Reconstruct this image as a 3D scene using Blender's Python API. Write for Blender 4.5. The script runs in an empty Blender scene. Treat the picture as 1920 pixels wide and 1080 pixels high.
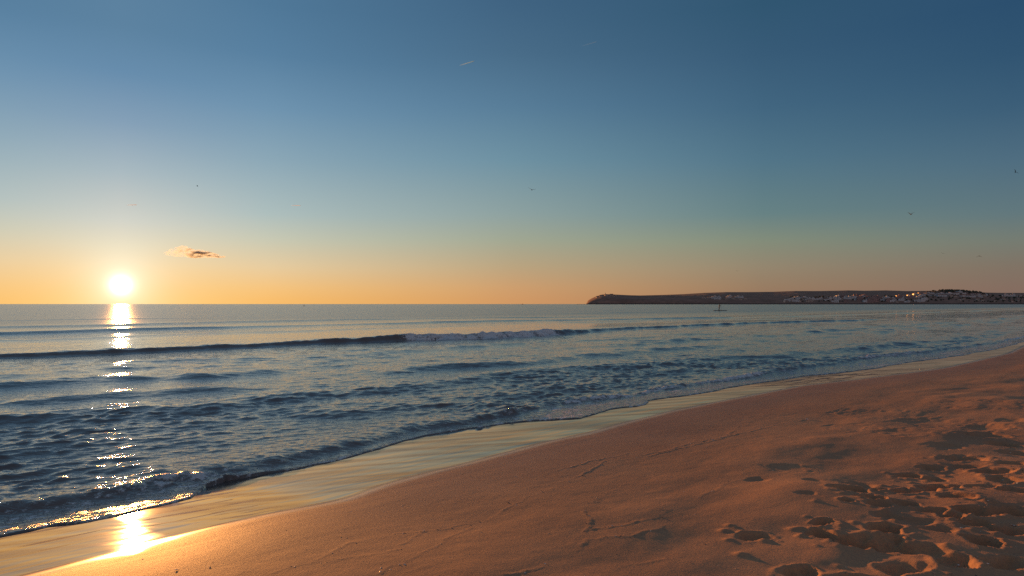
import bpy, bmesh, math, random
import numpy as np
from mathutils import Vector, Matrix

# ------------------------------------------------------------------ camera, sky, sun, exposure
sc = bpy.context.scene
COL = sc.collection
R = math.radians
F = 1280.0                      # focal length in pixels of the 1920-wide photograph
HC = 2.0                        # lens height above the sea
HORIZON = 570.0
SUN_AZ, SUN_EL = R(-29.8), R(1.36)
EXPOSURE = 1.3
SUN_DIR = Vector((math.sin(SUN_AZ) * math.cos(SUN_EL), math.cos(SUN_AZ) * math.cos(SUN_EL), math.sin(SUN_EL)))

cam = bpy.data.cameras.new('camera')
camo = bpy.data.objects.new('camera', cam)
COL.objects.link(camo)
camo.location = (0, 0, HC)
camo.rotation_euler = (math.pi / 2, 0, 0)
cam.sensor_width = 36.0
cam.lens = 24.0
cam.shift_y = (HORIZON - 540) / 1920
cam.clip_start = 0.1
cam.clip_end = 200000
sc.camera = camo

sc.view_settings.view_transform = 'Standard'
sc.view_settings.look = 'None'
sc.view_settings.exposure = EXPOSURE
sc.view_settings.gamma = 1
sc.cycles.use_denoising = False
sc.cycles.max_bounces = 6
sc.cycles.sample_clamp_indirect = 1.2
sc.cycles.caustics_reflective = False
sc.cycles.caustics_refractive = False

sun = bpy.data.lights.new('sun', 'SUN')
sun.energy = 2.25
sun.angle = R(0.53)
sun.color = (1.0, 0.39, 0.095)
suno = bpy.data.objects.new('sun', sun)
COL.objects.link(suno)
suno.rotation_euler = (-SUN_DIR).to_track_quat('-Z', 'Y').to_euler()
suno.location = (0, 0, 50)


def lin(c):
    out = []
    for v in c:
        v = v / 255.0
        out.append(v / 12.92 if v <= 0.04045 else ((v + 0.055) / 1.055) ** 2.4)
    return out


class NT:
    """small helper to write node graphs"""
    def __init__(self, tree):
        self.t = tree

    def n(self, kind, **kw):
        nd = self.t.nodes.new(kind)
        for k, v in kw.items():
            setattr(nd, k, v)
        return nd

    def put(self, sock, v):
        if isinstance(v, bpy.types.NodeSocket):
            self.t.links.new(v, sock)
        elif v is not None:
            sock.default_value = v

    def m(self, op, a, b=None, c=None, clamp=False):
        nd = self.n('ShaderNodeMath', operation=op, use_clamp=clamp)
        for i, v in enumerate((a, b, c)):
            self.put(nd.inputs[i], v)
        return nd.outputs[0]

    def vm(self, op, a, b=None, out=0):
        nd = self.n('ShaderNodeVectorMath', operation=op)
        self.put(nd.inputs[0], a)
        if b is not None:
            self.put(nd.inputs[1], b)
        return nd.outputs['Value'] if op in ('DOT_PRODUCT', 'LENGTH') else nd.outputs[out]

    def scale(self, v, f):
        nd = self.n('ShaderNodeVectorMath', operation='SCALE')
        self.put(nd.inputs[0], v)
        self.put(nd.inputs['Scale'], f)
        return nd.outputs[0]

    def rng(self, v, a, b, lo=0.0, hi=1.0, smooth=False):
        nd = self.n('ShaderNodeMapRange')
        nd.interpolation_type = 'SMOOTHSTEP' if smooth else 'LINEAR'
        nd.clamp = True
        self.put(nd.inputs[0], v)
        for i, x in enumerate((a, b, lo, hi)):
            self.put(nd.inputs[i + 1], x)
        return nd.outputs[0]

    def mix(self, f, a, b, blend='MIX'):
        nd = self.n('ShaderNodeMix', data_type='RGBA', blend_type=blend)
        self.put(nd.inputs[0], f)
        for s, v in ((nd.inputs[6], a), (nd.inputs[7], b)):
            if isinstance(v, (tuple, list)) and len(v) == 3:
                v = (*v, 1)
            self.put(s, v)
        return nd.outputs[2]

    def ramp(self, f, stops, interp='LINEAR'):
        nd = self.n('ShaderNodeValToRGB')
        cr = nd.color_ramp
        cr.interpolation = interp
        while len(cr.elements) < len(stops):
            cr.elements.new(1.0)
        for e, (p, c) in zip(cr.elements, stops):
            e.position = p
            e.color = (*c, 1)
        self.put(nd.inputs[0], f)
        return nd.outputs[0]

    def noise(self, vec, scale, detail=4, rough=0.5, dist=0.0, out=0):
        nd = self.n('ShaderNodeTexNoise')
        self.put(nd.inputs['Vector'], vec)
        nd.inputs['Scale'].default_value = scale
        nd.inputs['Detail'].default_value = detail
        nd.inputs['Roughness'].default_value = rough
        nd.inputs['Distortion'].default_value = dist
        return nd.outputs[out]


world = bpy.data.worlds.new('World')
sc.world = world
world.use_nodes = True
wt = NT(world.node_tree)
bg = world.node_tree.nodes['Background']
# evening sky: rows are picture heights, columns are azimuths away from the sun
ROWS = (5, 100, 200, 300, 400, 450, 500, 540, 565)
COLS = {
    0:  (10,   [(92,130,160),(102,140,172),(130,158,182),(165,182,190),(203,203,193),(226,210,178),(246,208,148),(252,204,126),(255,205,118)]),
    10: (490,  [(80,120,152),(88,128,160),(110,147,175),(139,167,182),(172,189,188),(200,200,178),(230,203,158),(245,195,124),(248,188,105)]),
    30: (960,  [(64,99,129),(73,108,136),(88,125,152),(110,145,162),(141,161,160),(161,167,146),(186,164,128),(205,158,110),(208,152,100)]),
    50: (1440, [(49,86,113),(56,91,119),(66,102,128),(82,117,136),(103,130,132),(130,140,122),(148,134,111),(152,124,98),(150,116,94)]),
    66: (1880, [(44,79,110),(49,84,113),(60,94,120),(79,109,128),(98,120,125),(117,124,114),(128,115,101),(132,109,96),(130,106,95)]),
    # the sky behind the camera: unseen pink arch above a grey horizon, added to lift shaded sand
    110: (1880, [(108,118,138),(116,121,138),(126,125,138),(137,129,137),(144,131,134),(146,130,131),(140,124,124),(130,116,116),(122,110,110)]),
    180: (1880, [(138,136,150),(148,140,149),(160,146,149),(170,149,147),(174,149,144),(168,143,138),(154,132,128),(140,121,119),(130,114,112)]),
}
K = 2 ** -EXPOSURE
tc = wt.n('ShaderNodeTexCoord')
dirn = wt.vm('NORMALIZE', tc.outputs['Generated'])
sep = wt.n('ShaderNodeSeparateXYZ')
wt.put(sep.inputs[0], dirn)
elev = wt.m('MULTIPLY', wt.m('ARCSINE', sep.outputs[2]), 180 / math.pi)
flat = wt.vm('NORMALIZE', wt.vm('MULTIPLY', dirn, (1, 1, 0)))
ca = wt.vm('DOT_PRODUCT', flat, (math.sin(SUN_AZ), math.cos(SUN_AZ), 0))
az = wt.m('MULTIPLY', wt.m('ARCCOSINE', wt.m('MINIMUM', wt.m('MAXIMUM', ca, -1.0), 1.0)), 180 / math.pi)
tfac = wt.m('DIVIDE', elev, 90.0, clamp=True)
sky = None
last = 0
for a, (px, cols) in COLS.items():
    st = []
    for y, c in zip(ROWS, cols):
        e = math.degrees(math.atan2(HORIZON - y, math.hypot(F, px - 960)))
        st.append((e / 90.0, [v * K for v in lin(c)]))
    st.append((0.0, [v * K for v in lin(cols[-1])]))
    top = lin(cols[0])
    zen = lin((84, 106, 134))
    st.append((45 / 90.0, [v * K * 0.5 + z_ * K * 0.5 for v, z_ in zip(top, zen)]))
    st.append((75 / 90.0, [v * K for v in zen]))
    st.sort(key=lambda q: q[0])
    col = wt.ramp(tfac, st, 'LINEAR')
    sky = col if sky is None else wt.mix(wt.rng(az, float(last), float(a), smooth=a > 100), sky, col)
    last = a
nish = wt.n('ShaderNodeTexSky')
nish.sky_type = 'NISHITA'
nish.sun_disc = False
nish.sun_elevation = SUN_EL
nish.sun_rotation = SUN_AZ
nish.ozone_density = 2.0
up = wt.rng(elev, 24.0, 70.0, 0.0, 0.3, smooth=True)
sky = wt.mix(up, sky, wt.scale(nish.outputs[0], 0.06))
gam = wt.m('MULTIPLY', wt.m('ARCCOSINE', wt.m('MINIMUM', wt.vm('DOT_PRODUCT', dirn, tuple(SUN_DIR)), 1.0)), 180 / math.pi)


def glow(width, power, colour):
    e = wt.m('EXPONENT', wt.m('MULTIPLY', wt.m('POWER', wt.m('DIVIDE', gam, width), power), -1.0))
    return wt.scale(colour, e)


tot = wt.vm('ADD', sky, glow(0.36, 1.3, (4.5 * K, 4.3 * K, 4.0 * K)))
tot = wt.vm('ADD', tot, glow(1.6, 1.1, (0.25 * K, 0.50 * K, 0.58 * K)))
tot = wt.vm('ADD', tot, glow(6.0, 1.2, (0.10 * K, 0.09 * K, 0.065 * K)))
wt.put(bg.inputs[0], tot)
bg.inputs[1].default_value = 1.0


# ------------------------------------------------------------------ helpers
def tag(o, label=None, cat=None, group=None, kind=None):
    if label: o['label'] = label
    if cat: o['category'] = cat
    if group: o['group'] = group
    if kind: o['kind'] = kind
    return o


def material(name, base, rough=0.8, **kw):
    m = bpy.data.materials.new(name)
    m.use_nodes = True
    b = m.node_tree.nodes['Principled BSDF']
    b.inputs['Base Color'].default_value = (*base, 1)
    b.inputs['Roughness'].default_value = rough
    for k, v in kw.items():
        b.inputs[k].default_value = v
    return m


def speckle(m, amount=0.25, scale=8.0):
    """colour grain on a plain material"""
    g = NT(m.node_tree)
    b = m.node_tree.nodes['Principled BSDF']
    c = tuple(b.inputs['Base Color'].default_value)
    t = g.n('ShaderNodeTexCoord')
    f = g.rng(g.noise(t.outputs['Object'], scale, 5), 0.3, 0.7)
    g.put(b.inputs['Base Color'], g.mix(f, tuple(v * (1 - amount) for v in c[:3]), tuple(min(1, v * (1 + amount)) for v in c[:3])))
    return m


def link(name, me, parent=None, smooth=False):
    o = bpy.data.objects.new(name, me)
    COL.objects.link(o)
    o.parent = parent
    if smooth:
        me.polygons.foreach_set('use_smooth', np.ones(len(me.polygons), dtype=bool))
    return o


def bm_obj(name, bm, mats, parent=None, smooth=False):
    me = bpy.data.meshes.new(name)
    bm.normal_update()
    bm.to_mesh(me)
    bm.free()
    for m in (mats if isinstance(mats, (list, tuple)) else [mats]):
        me.materials.append(m)
    return link(name, me, parent, smooth)


def empty(name, loc=(0, 0, 0), rz=0.0):
    o = bpy.data.objects.new(name, None)
    o.empty_display_size = 0.2
    COL.objects.link(o)
    o.location = loc
    o.rotation_euler = (0, 0, rz)
    return o


def box(bm, c, s, mat=0, rz=0.0):
    r = bmesh.ops.create_cube(bm, size=1.0, matrix=Matrix.Translation(c) @ Matrix.Rotation(rz, 4, 'Z') @ Matrix.Diagonal((*s, 1)))
    for f in {f for v in r['verts'] for f in v.link_faces}:
        f.material_index = mat


def tube(bm, pts, radii, seg=8, mat=0, flat_=(1, 1), cap=True):
    """loft rings along a list of points"""
    rings = []
    P = [Vector(p) for p in pts]
    for i, p in enumerate(P):
        d = (P[min(i + 1, len(P) - 1)] - P[max(i - 1, 0)]).normalized()
        a = d.cross(Vector((0, 0, 1)))
        if a.length < 1e-3:
            a = d.cross(Vector((0, 1, 0)))
        a.normalize()
        b = a.cross(d).normalized()
        r = radii[i] if not isinstance(radii[i], tuple) else 1.0
        ra, rb = radii[i] if isinstance(radii[i], tuple) else (r * flat_[0], r * flat_[1])
        rings.append([bm.verts.new(p + a * ra * math.cos(2 * math.pi * k / seg) + b * rb * math.sin(2 * math.pi * k / seg)) for k in range(seg)])
    for r0, r1 in zip(rings, rings[1:]):
        for k in range(seg):
            f = bm.faces.new((r0[k], r0[(k + 1) % seg], r1[(k + 1) % seg], r1[k]))
            f.material_index = mat
    if cap:
        for r in (rings[0], rings[-1][::-1]):
            f = bm.faces.new(r[::-1])
            f.material_index = mat
    bmesh.ops.recalc_face_normals(bm, faces=bm.faces)


def grid_mesh(name, P, attrs, mat):
    """P: (rows, cols, 3) positions -> one quad sheet"""
    nr, nc, _ = P.shape
    me = bpy.data.meshes.new(name)
    idx = np.arange(nr * nc, dtype=np.int32).reshape(nr, nc)
    q = np.stack([idx[:-1, :-1], idx[:-1, 1:], idx[1:, 1:], idx[1:, :-1]], -1).reshape(-1, 4)
    me.vertices.add(nr * nc)
    me.vertices.foreach_set('co', P.astype(np.float32).ravel())
    me.loops.add(q.size)
    me.loops.foreach_set('vertex_index', q.ravel())
    me.polygons.add(len(q))
    me.polygons.foreach_set('loop_start', np.arange(0, q.size, 4, dtype=np.int32))
    me.polygons.foreach_set('use_smooth', np.ones(len(q), dtype=bool))
    me.update(calc_edges=True)
    for k, v in attrs.items():
        at = me.attributes.new(k, 'FLOAT', 'POINT')
        at.data.foreach_set('value', v.astype(np.float32).ravel())
    me.materials.append(mat)
    return me


def hash2(ix, iy, seed):
    h = (ix.astype(np.int64) * 374761393 + iy.astype(np.int64) * 668265263 + seed * 1442695041) & 0x7fffffff
    h = ((h ^ (h >> 13)) * 1274126177) & 0x7fffffff
    h = (h ^ (h >> 16)) & 0xffffff
    return h / float(0xffffff)


def vnoise(x, y, seed=0):
    x = np.asarray(x, float); y = np.asarray(y, float)
    ix, iy = np.floor(x), np.floor(y)
    fx, fy = x - ix, y - iy
    fx = fx * fx * fx * (fx * (fx * 6 - 15) + 10)
    fy = fy * fy * fy * (fy * (fy * 6 - 15) + 10)
    a, b = hash2(ix, iy, seed), hash2(ix + 1, iy, seed)
    c, d = hash2(ix, iy + 1, seed), hash2(ix + 1, iy + 1, seed)
    return (a + (b - a) * fx) * (1 - fy) + (c + (d - c) * fx) * fy


def fbm(x, y, seed=0, octaves=4, gain=0.5):
    t, a, n = 0, 1.0, 0
    for o in range(octaves):
        c, s = math.cos(o * 0.7), math.sin(o * 0.7)
        t = t + a * vnoise((x * c - y * s) * 2 ** o, (x * s + y * c) * 2 ** o, seed + o * 17)
        n += a
        a *= gain
    return t / n


def sstep(x, a, b):
    t = np.clip((x - a) / (b - a), 0, 1)
    return t * t * (3 - 2 * t)


# ------------------------------------------------------------------ shore frame: s runs along the shore, n points out to sea
C45 = math.sqrt(0.5)


def to_sn(x, y):
    return (x + y) * C45, (y - x) * C45


def to_xy(s, n):
    return (s - n) * C45, (s + n) * C45


def px_on(z, x, y):
    """point at height z seen at picture position (x, y)"""
    Y = F * (HC - z) / (y - HORIZON)
    return (x - 960) / F * Y, Y


def curve_sn(pts, z):
    q = sorted(to_sn(*px_on(z, x, y)) for x, y in pts)
    return np.array([a for a, b in q]), np.array([b for a, b in q])


WET = [(80,1077),(193,1047),(287,1025),(333,1010),(400,992),(500,968),(640,942),(710,915),(800,890),(883,870),(960,848),(1020,832),(1107,813),(1173,794),
       (1271,770),(1385,747),(1500,725),(1620,711),(1707,700),(1776,690),(1854,672),(1893,663),(1920,650)]
# height of the wet line above the sea, and the steepness of the foreshore, fall off along the beach
_wz = [float(np.interp(x, [0, 350, 800, 1200, 1920], [.31, .305, .225, .19, .17])) for x, y in WET]
_w = sorted((*to_sn(*px_on(z, x, y)), z) for (x, y), z in zip(WET, _wz))
ws = np.array([q[0] for q in _w]); wn = np.array([q[1] for q in _w]); wz = np.array([q[2] for q in _w])
wz = np.concatenate([[wz[0]] * 2, wz, [wz[-1]] * 3])
ws = np.concatenate([[ws[0] - 30, ws[0] - 6], ws, [ws[-1] + 20, ws[-1] + 90, ws[-1] + 600]])
wn = np.concatenate([[wn[0] - 1.0, wn[0] - 0.3], wn, [wn[-1] + 1.2, wn[-1] + 5, wn[-1] + 28]])
_fs = np.linspace(ws[0], ws[-1], 20000)
_fn = np.interp(_fs, ws, wn)


def smooth_curve(fs, fn, near=0.25, far=0.05):
    ker = np.hanning(31); ker /= ker.sum()
    return np.convolve(np.pad(fn, 15, mode='edge'), ker, 'valid')


_fn = smooth_curve(_fs, _fn)


def wet_n(s):
    return np.interp(s, _fs, _fn)


def foreshore(s):
    return np.interp(s, [0, 2.4, 3.6, 5.5, 10, 40], [.132, .130, .114, .094, .080, .070])


def beach_h(s, n):
    """smooth beach: steep wet foreshore, rounding over to a flat berm"""
    s = np.asarray(s, float); n = np.asarray(n, float)
    d = wet_n(s) - n
    WZ = np.interp(s, ws, wz)
    m0 = foreshore(s)
    L = 2.3
    dd = np.maximum(d, 0)
    m1 = 0.046
    up_ = WZ + (m0 - m1) * L * (1 - np.exp(-dd / L)) + m1 * np.minimum(dd, 8) + 0.01 * np.maximum(dd - 8, 0)
    dn_ = WZ + m0 * np.minimum(d, 0)
    dn_ = np.where(dn_ < -0.35, -0.35 + (dn_ + 0.35) * 0.25, dn_)
    return np.where(d > 0, up_, np.maximum(dn_, -2.5))


def px_on_beach(x, y):
    """walk a sight line down to the sand"""
    lo, hi = 1.5, 80.0
    f = lambda Y: (HC - (y - HORIZON) / F * Y) - float(beach_h(*to_sn((x - 960) / F * Y, Y)))
    Y = lo
    while Y < hi and f(Y) > 0:
        Y += 0.05
    a, b = Y - 0.05, Y
    for _ in range(30):
        m_ = (a + b) / 2
        if f(m_) > 0: a = m_
        else: b = m_
    return (a * (x - 960) / F, a)


# ------------------------------------------------------------------ beach
FOOT = [  # picture centre, width in pixels, depth in metres
    (1407,1000,56,.030),(1545,984,40,.035),(1542,1003,44,.045),(1600,1016,75,.075),(1655,1000,60,.06),(1665,1022,70,.06),(1590,923,58,.045),(1645,917,40,.03),
    (1615,909,56,.02),(1635,942,42,.045),(1588,950,26,.03),(1645,954,44,.03),(1700,922,52,.045),(1765,914,62,.05),(1735,920,40,.045),(1695,950,46,.035),(1790,937,54,.05),
    (1704,888,46,.035),(1745,876,44,.03),(1752,895,42,.028),(1808,860,70,.03),(1815,876,50,.025),(1862,888,60,.035),(1770,836,56,.015),(1845,814,60,.028),(1855,800,70,.022),
    (1880,828,60,.03),(1525,905,34,.016),(1512,937,32,.016),(1420,900,46,.012),(1480,880,80,.010),(1500,1063,62,.04),(1600,1077,62,.04),(1845,1024,54,.05),(1830,990,54,.04),
    (1885,1002,60,.045),(1828,966,66,.045),(1895,965,70,.05),(1760,1000,60,.03),(1730,1035,70,.03),(1720,985,60,.02),(1905,925,60,.05),(1880,905,50,.035),(1905,845,50,.03),
    (1690,1060,80,.035),(1790,1055,70,.04),(1890,1060,70,.05),(1745,965,50,.03),(1780,975,40,.035),(1905,790,60,.02),(1750,790,120,.012),(1650,776,130,.012),(1840,760,120,.012),
    (1700,812,90,.012),(1600,800,100,.010),(1900,875,50,.03),(1835,915,50,.03),(1660,975,50,.02),
    (1990,880,60,.04),(2000,960,70,.05),(2040,1040,70,.05),(1960,1000,60,.04),(2050,800,60,.03),(1990,1080,70,.05),(1960,900,60,.04),(1650,1110,70,.04),(1780,1120,70,.05),(1900,1130,70,.05),
]
LINES = [
    [(737,1002),(827,993),(873,982),(907,980),(933,963),(973,940),(1023,920),(1073,900),(1107,880),(1140,865),(1207,858),(1280,840)],
    [(707,1077),(750,1057),(793,1037),(840,1010),(887,987)],
    [(747,1023),(773,1010),(800,993)],
    [(937,1077),(993,1070),(1033,1053),(1073,1033),(1100,1010),(1173,1003),(1223,990),(1280,972),(1330,950)],
    [(1107,993),(1173,983),(1223,970),(1280,945),(1330,927),(1353,910),(1407,897)],
    [(1097,957),(1105,980),(1100,998)],
    [(1110,947),(1123,933),(1160,913),(1190,895)],
    [(1130,1073),(1173,1053),(1263,1040)],
    [(1156,864),(1260,843),(1286,833),(1312,828),(1359,820),(1390,796)],
    [(1523,810),(1580,812),(1613,807),(1627,800)],
    [(500,1077),(550,1060),(583,1053),(633,1033),(665,1015)],
    [(1280,840),(1380,815),(1460,795),(1512,786)],
    [(640,1050),(700,1040),(760,1030)],
    [(1040,885),(1100,868),(1180,850)],
]


def spacing(knots):
    """knots: list of (value, step) -> coordinates whose step varies linearly between knots"""
    out = [knots[0][0]]
    for (a, da), (b, db) in zip(knots, knots[1:]):
        while out[-1] < b - 1e-6:
            t = (out[-1] - a) / (b - a)
            out.append(out[-1] + da + (db - da) * max(0, min(1, t)))
        out[-1] = b
    return np.array(out)


S = spacing([(-25, 1.0), (0.0, 0.05), (0.8, 0.0145), (6.0, 0.016), (10, 0.036), (20, 0.09), (45, 0.35), (120, 4), (700, 40)])
N = spacing([(-60, 4), (-2, 0.1), (0.2, 0.016), (5.6, 0.016), (6.5, 0.03), (11, 0.08), (20, 1.0), (60, 8.0), (200, 40)])
SS, NN = np.meshgrid(S, N)
DD = wet_n(SS) - NN
Z = beach_h(SS, NN)
dry = sstep(DD, 0.0, 2.5)
# broad hollows and swells of the berm, growing inland
Z += (fbm(SS * 0.55, NN * 0.9, 3, 3) - 0.5) * 0.15 * sstep(DD, 1.2, 4.5)
Z += (fbm(SS * 1.6, NN * 2.2, 5, 3) - 0.5) * 0.016 * sstep(DD, 2.0, 5.0)
Z += (fbm(SS * 0.35, NN * 1.3, 9, 2) - 0.5) * 0.02 * sstep(DD, 0.2, 2.0)
Z += (fbm(SS * 6, NN * 9, 11, 3) - 0.5) * (0.004 * sstep(DD, 0.0, 2.0) + 0.038 * sstep(DD, 4.9, 6.4))
Z += (fbm(SS * 1.2, NN * 5, 15, 3) - 0.5) * 0.006 * sstep(DD, -3.0, -0.5) * (1 - sstep(DD, 0.0, 1.0))
Z += 0.012 * sstep(DD, -0.16, 0.05) - 0.012 * sstep(DD, 0.2, 1.6)
rnd = random.Random(4)
XX, YY = to_xy(SS, NN)
foot_xy = []
for (x, y, w, dep) in FOOT:
    fx, fy = px_on_beach(x, y)
    foot_xy.append((fx, fy, w * fy / F, dep))
for _ in range(60):   # churned sand at the back of the beach, and trails going on along the berm
    s_ = rnd.uniform(2.5, 26); n_ = rnd.uniform(-3.5, 1.4) + 0.02 * s_
    fx, fy = to_xy(s_, n_)
    if fy < 2.2 or (960 + F * fx / fy) < 1940 and fy < 9:
        continue
    foot_xy.append((fx, fy, rnd.uniform(.18, .32), rnd.uniform(.02, .05)))
for (fx, fy, w, dep) in foot_xy:
    fs_, fn_ = to_sn(fx, fy)
    i0, i1 = np.searchsorted(S, (fs_ - 0.7, fs_ + 0.7))
    j0, j1 = np.searchsorted(N, (fn_ - 0.7, fn_ + 0.7))
    if i1 <= i0 or j1 <= j0:
        continue
    ang = rnd.uniform(-0.5, 0.5)
    dx, dy = XX[j0:j1, i0:i1] - fx, YY[j0:j1, i0:i1] - fy
    wob = 0.52 + 0.96 * fbm(dx * 11 + fx * 7, dy * 10 + fy * 7, 21, 3)
    ca_, sa_ = math.cos(ang), math.sin(ang)
    a_, b_ = (dx * ca_ + dy * sa_) / (w * 0.46), (dy * ca_ - dx * sa_) / (w * rnd.uniform(0.36, 0.52))
    r_ = np.sqrt(a_ * a_ + b_ * b_) * wob
    k = rnd.uniform(2.6, 4.5) if dep > 0.025 else 2.0
    Z[j0:j1, i0:i1] += -dep * 1.5 * np.exp(-r_ ** k) + dep * 0.24 * np.exp(-((r_ - 1.3) / 0.3) ** 2) * (0.3 + 1.2 * fbm(dx * 6 + fy, dy * 6 + fx, 23, 2))
# clods thrown up between the prints
for _ in range(800):
    b = rnd.choice(foot_xy)
    if b[3] < 0.025:
        continue
    cx, cy = b[0] + rnd.gauss(0, .16), b[1] + rnd.gauss(0, .14)
    cs, cn = to_sn(cx, cy)
    i0, i1 = np.searchsorted(S, (cs - .09, cs + .09)); j0, j1 = np.searchsorted(N, (cn - .09, cn + .09))
    if i1 <= i0 or j1 <= j0:
        continue
    rr = rnd.uniform(.012, .035)
    Z[j0:j1, i0:i1] += rr * 0.42 * np.exp(-(((SS[j0:j1, i0:i1] - cs) ** 2 + (NN[j0:j1, i0:i1] - cn) ** 2) / rr ** 2))
# swash marks: little ridges left where each wave stopped
debris = []
for L in LINES:
    P2 = [to_sn(*px_on_beach(x, y)) for x, y in L]
    dense = []
    for (a, b) in zip(P2, P2[1:]):
        m_ = max(2, int(math.hypot(b[0] - a[0], b[1] - a[1]) / 0.012))
        for t in range(m_):
            u = t / m_
            dense.append((a[0] + (b[0] - a[0]) * u, a[1] + (b[1] - a[1]) * u))
    dense = np.array(dense)
    if len(dense) > 20:
        ker = np.hanning(21); ker /= ker.sum()
        for c in (0, 1):
            dense[:, c] = np.convolve(np.pad(dense[:, c], 10, mode='edge'), ker, 'valid')
    wobn = (fbm(dense[:, 0] * 8, dense[:, 1] * 8, 31, 3) - 0.5) * 0.10
    dense[:, 1] += wobn
    strength = np.clip((vnoise(dense[:, 0] * 2.3, dense[:, 1] * 2.3, 37) - 0.18) * 1.8, 0.12, 1)
    for (a, b), st in zip(dense, strength):
        i0, i1 = np.searchsorted(S, (a - .05, a + .05)); j0, j1 = np.searchsorted(N, (b - .05, b + .05))
        if i1 > i0 and j1 > j0:
            q = np.exp(-(((SS[j0:j1, i0:i1] - a) ** 2 + (NN[j0:j1, i0:i1] - b) ** 2) / 0.011 ** 2))
            Z[j0:j1, i0:i1] += q * 0.0022 * st
        if rnd.random() < 0.22 * st:
            debris.append((a + rnd.gauss(0, .02), b + rnd.gauss(0, .02)))
edge_noise = (fbm(SS * 1.5, NN * 1.5, 41, 4) - 0.5) * 0.18
wet = 1 - sstep(DD + edge_noise * 0.25, -0.035, 0.025)
rim_a = np.exp(-((DD + edge_noise * 0.4 + 0.03) / 0.10) ** 2)
damp = 1 - sstep(DD + edge_noise * 2, 0.0, 2.6)

sand = bpy.data.materials.new('sand')
sand.use_nodes = True
g = NT(sand.node_tree)
bs = sand.node_tree.nodes['Principled BSDF']
t = g.n('ShaderNodeTexCoord')
pos = t.outputs['Object']
aw = g.n('ShaderNodeAttribute', attribute_name='wet').outputs['Fac']
ad = g.n('ShaderNodeAttribute', attribute_name='damp').outputs['Fac']
ar = g.n('ShaderNodeAttribute', attribute_name='rim').outputs['Fac']
n1 = g.noise(pos, 0.8, 6, 0.6)
n2 = g.noise(pos, 60.0, 4, 0.65)
n3 = g.noise(pos, 420.0, 2, 0.6)
c = g.mix(g.rng(n1, 0.3, 0.7), (0.39, 0.185, 0.088), (0.55, 0.28, 0.132))
c = g.mix(g.rng(n2, 0.35, 0.68, 0.0, 0.55), c, (0.24, 0.15, 0.105))
c = g.mix(g.rng(n3, 0.62, 0.72, 0.0, 0.6), c, (0.10, 0.07, 0.055))
c = g.mix(g.rng(n3, 0.36, 0.30, 0.0, 0.5), c, (0.66, 0.44, 0.28))
c = g.mix(g.m('MULTIPLY', ad, 0.35), c, (0.20, 0.115, 0.07))
# long streaks of film on the wet foreshore, lying along the shore
mp = g.n('ShaderNodeMapping')
g.put(mp.inputs[0], pos)
mp.inputs['Rotation'].default_value = (0, 0, -R(40))
mp.inputs['Scale'].default_value = (0.45, 3.2, 1)
streak = g.noise(mp.outputs[0], 1.0, 4, 0.55, 0.6)
c = g.mix(aw, c, g.mix(g.rng(streak, 0.35, 0.65), (0.035, 0.028, 0.026), (0.07, 0.055, 0.047)))
g.put(bs.inputs['Base Color'], c)
wetr = g.rng(streak, 0.40, 0.62, 0.03, 0.12)
dryr = g.mix(ad, (0.9, 0.9, 0.9), (0.62, 0.62, 0.62))
rough = g.mix(aw, dryr, (0.85, 0.85, 0.85))
g.put(bs.inputs['Specular IOR Level'], g.m('SUBTRACT', 0.5, g.m('MULTIPLY', aw, 0.4)))
rgh = g.n('ShaderNodeSeparateColor'); g.put(rgh.inputs[0], rough)
g.put(bs.inputs['Roughness'], rgh.outputs[0])
bs.inputs['IOR'].default_value = 1.36
g.put(bs.inputs['Coat Weight'], g.m('MAXIMUM', g.m('MULTIPLY', aw, g.rng(streak, 0.40, 0.62, 1.0, 0.6)), g.m('MULTIPLY', ar, 0.9)))
g.put(bs.inputs['Coat Roughness'], g.m('ADD', g.m('MULTIPLY', wetr, 0.9), g.m('MULTIPLY', ar, 0.22)))
bs.inputs['Coat IOR'].default_value = 1.42
bh = g.m('ADD', g.m('MULTIPLY', n2, 0.006), g.m('MULTIPLY', n3, 0.0016))
bstr = g.m('SUBTRACT', 0.40, g.m('MULTIPLY', aw, g.rng(streak, 0.44, 0.60, 0.355, 0.20)))
bump = g.n('ShaderNodeBump')
bump.inputs['Distance'].default_value = 1.0
g.put(bump.inputs['Height'], bh)
g.put(bump.inputs['Strength'], bstr)
g.put(bs.inputs['Normal'], bump.outputs[0])
Pb = np.stack([XX, YY, Z], -1)
beach = link('beach', grid_mesh('beach', Pb, {'wet': wet, 'damp': damp, 'rim': rim_a}, sand))
tag(beach, 'smooth damp orange brown sand beach with footprints at right', 'beach', kind='structure')


def sand_z(s, n):
    i = min(max(np.searchsorted(S, s), 1), len(S) - 1); j = min(max(np.searchsorted(N, n), 1), len(N) - 1)
    return float(Z[j, i])


# ------------------------------------------------------------------ sea
SWASH = [(0,1010),(60,998),(97,988),(147,982),(220,968),(290,952),(363,935),(395,915),(427,903),(500,890),(560,878),(640,859),(723,843),(790,817),(890,802),(1007,790),(1083,785),(1143,770),
         (1208,758),(1224,750),(1286,742),(1380,726),(1500,706),(1620,694),(1695,681),(1776,671),(1870,654),(1920,641)]
q = sorted(to_sn(*px_on_beach(x, y)) for x, y in SWASH)
sws = np.array([a for a, b in q]); swn = np.array([b for a, b in q])
sws = np.concatenate([[sws[0] - 40], sws, [sws[-1] + 20, sws[-1] + 90, sws[-1] + 600]])
swn = np.concatenate([[swn[0] - 1], swn, [swn[-1] + 1.2, swn[-1] + 5, swn[-1] + 28]])


def path(pts, z=0.0):
    a, b = curve_sn(pts, z)
    return lambda s: np.interp(s, a, b)


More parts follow.
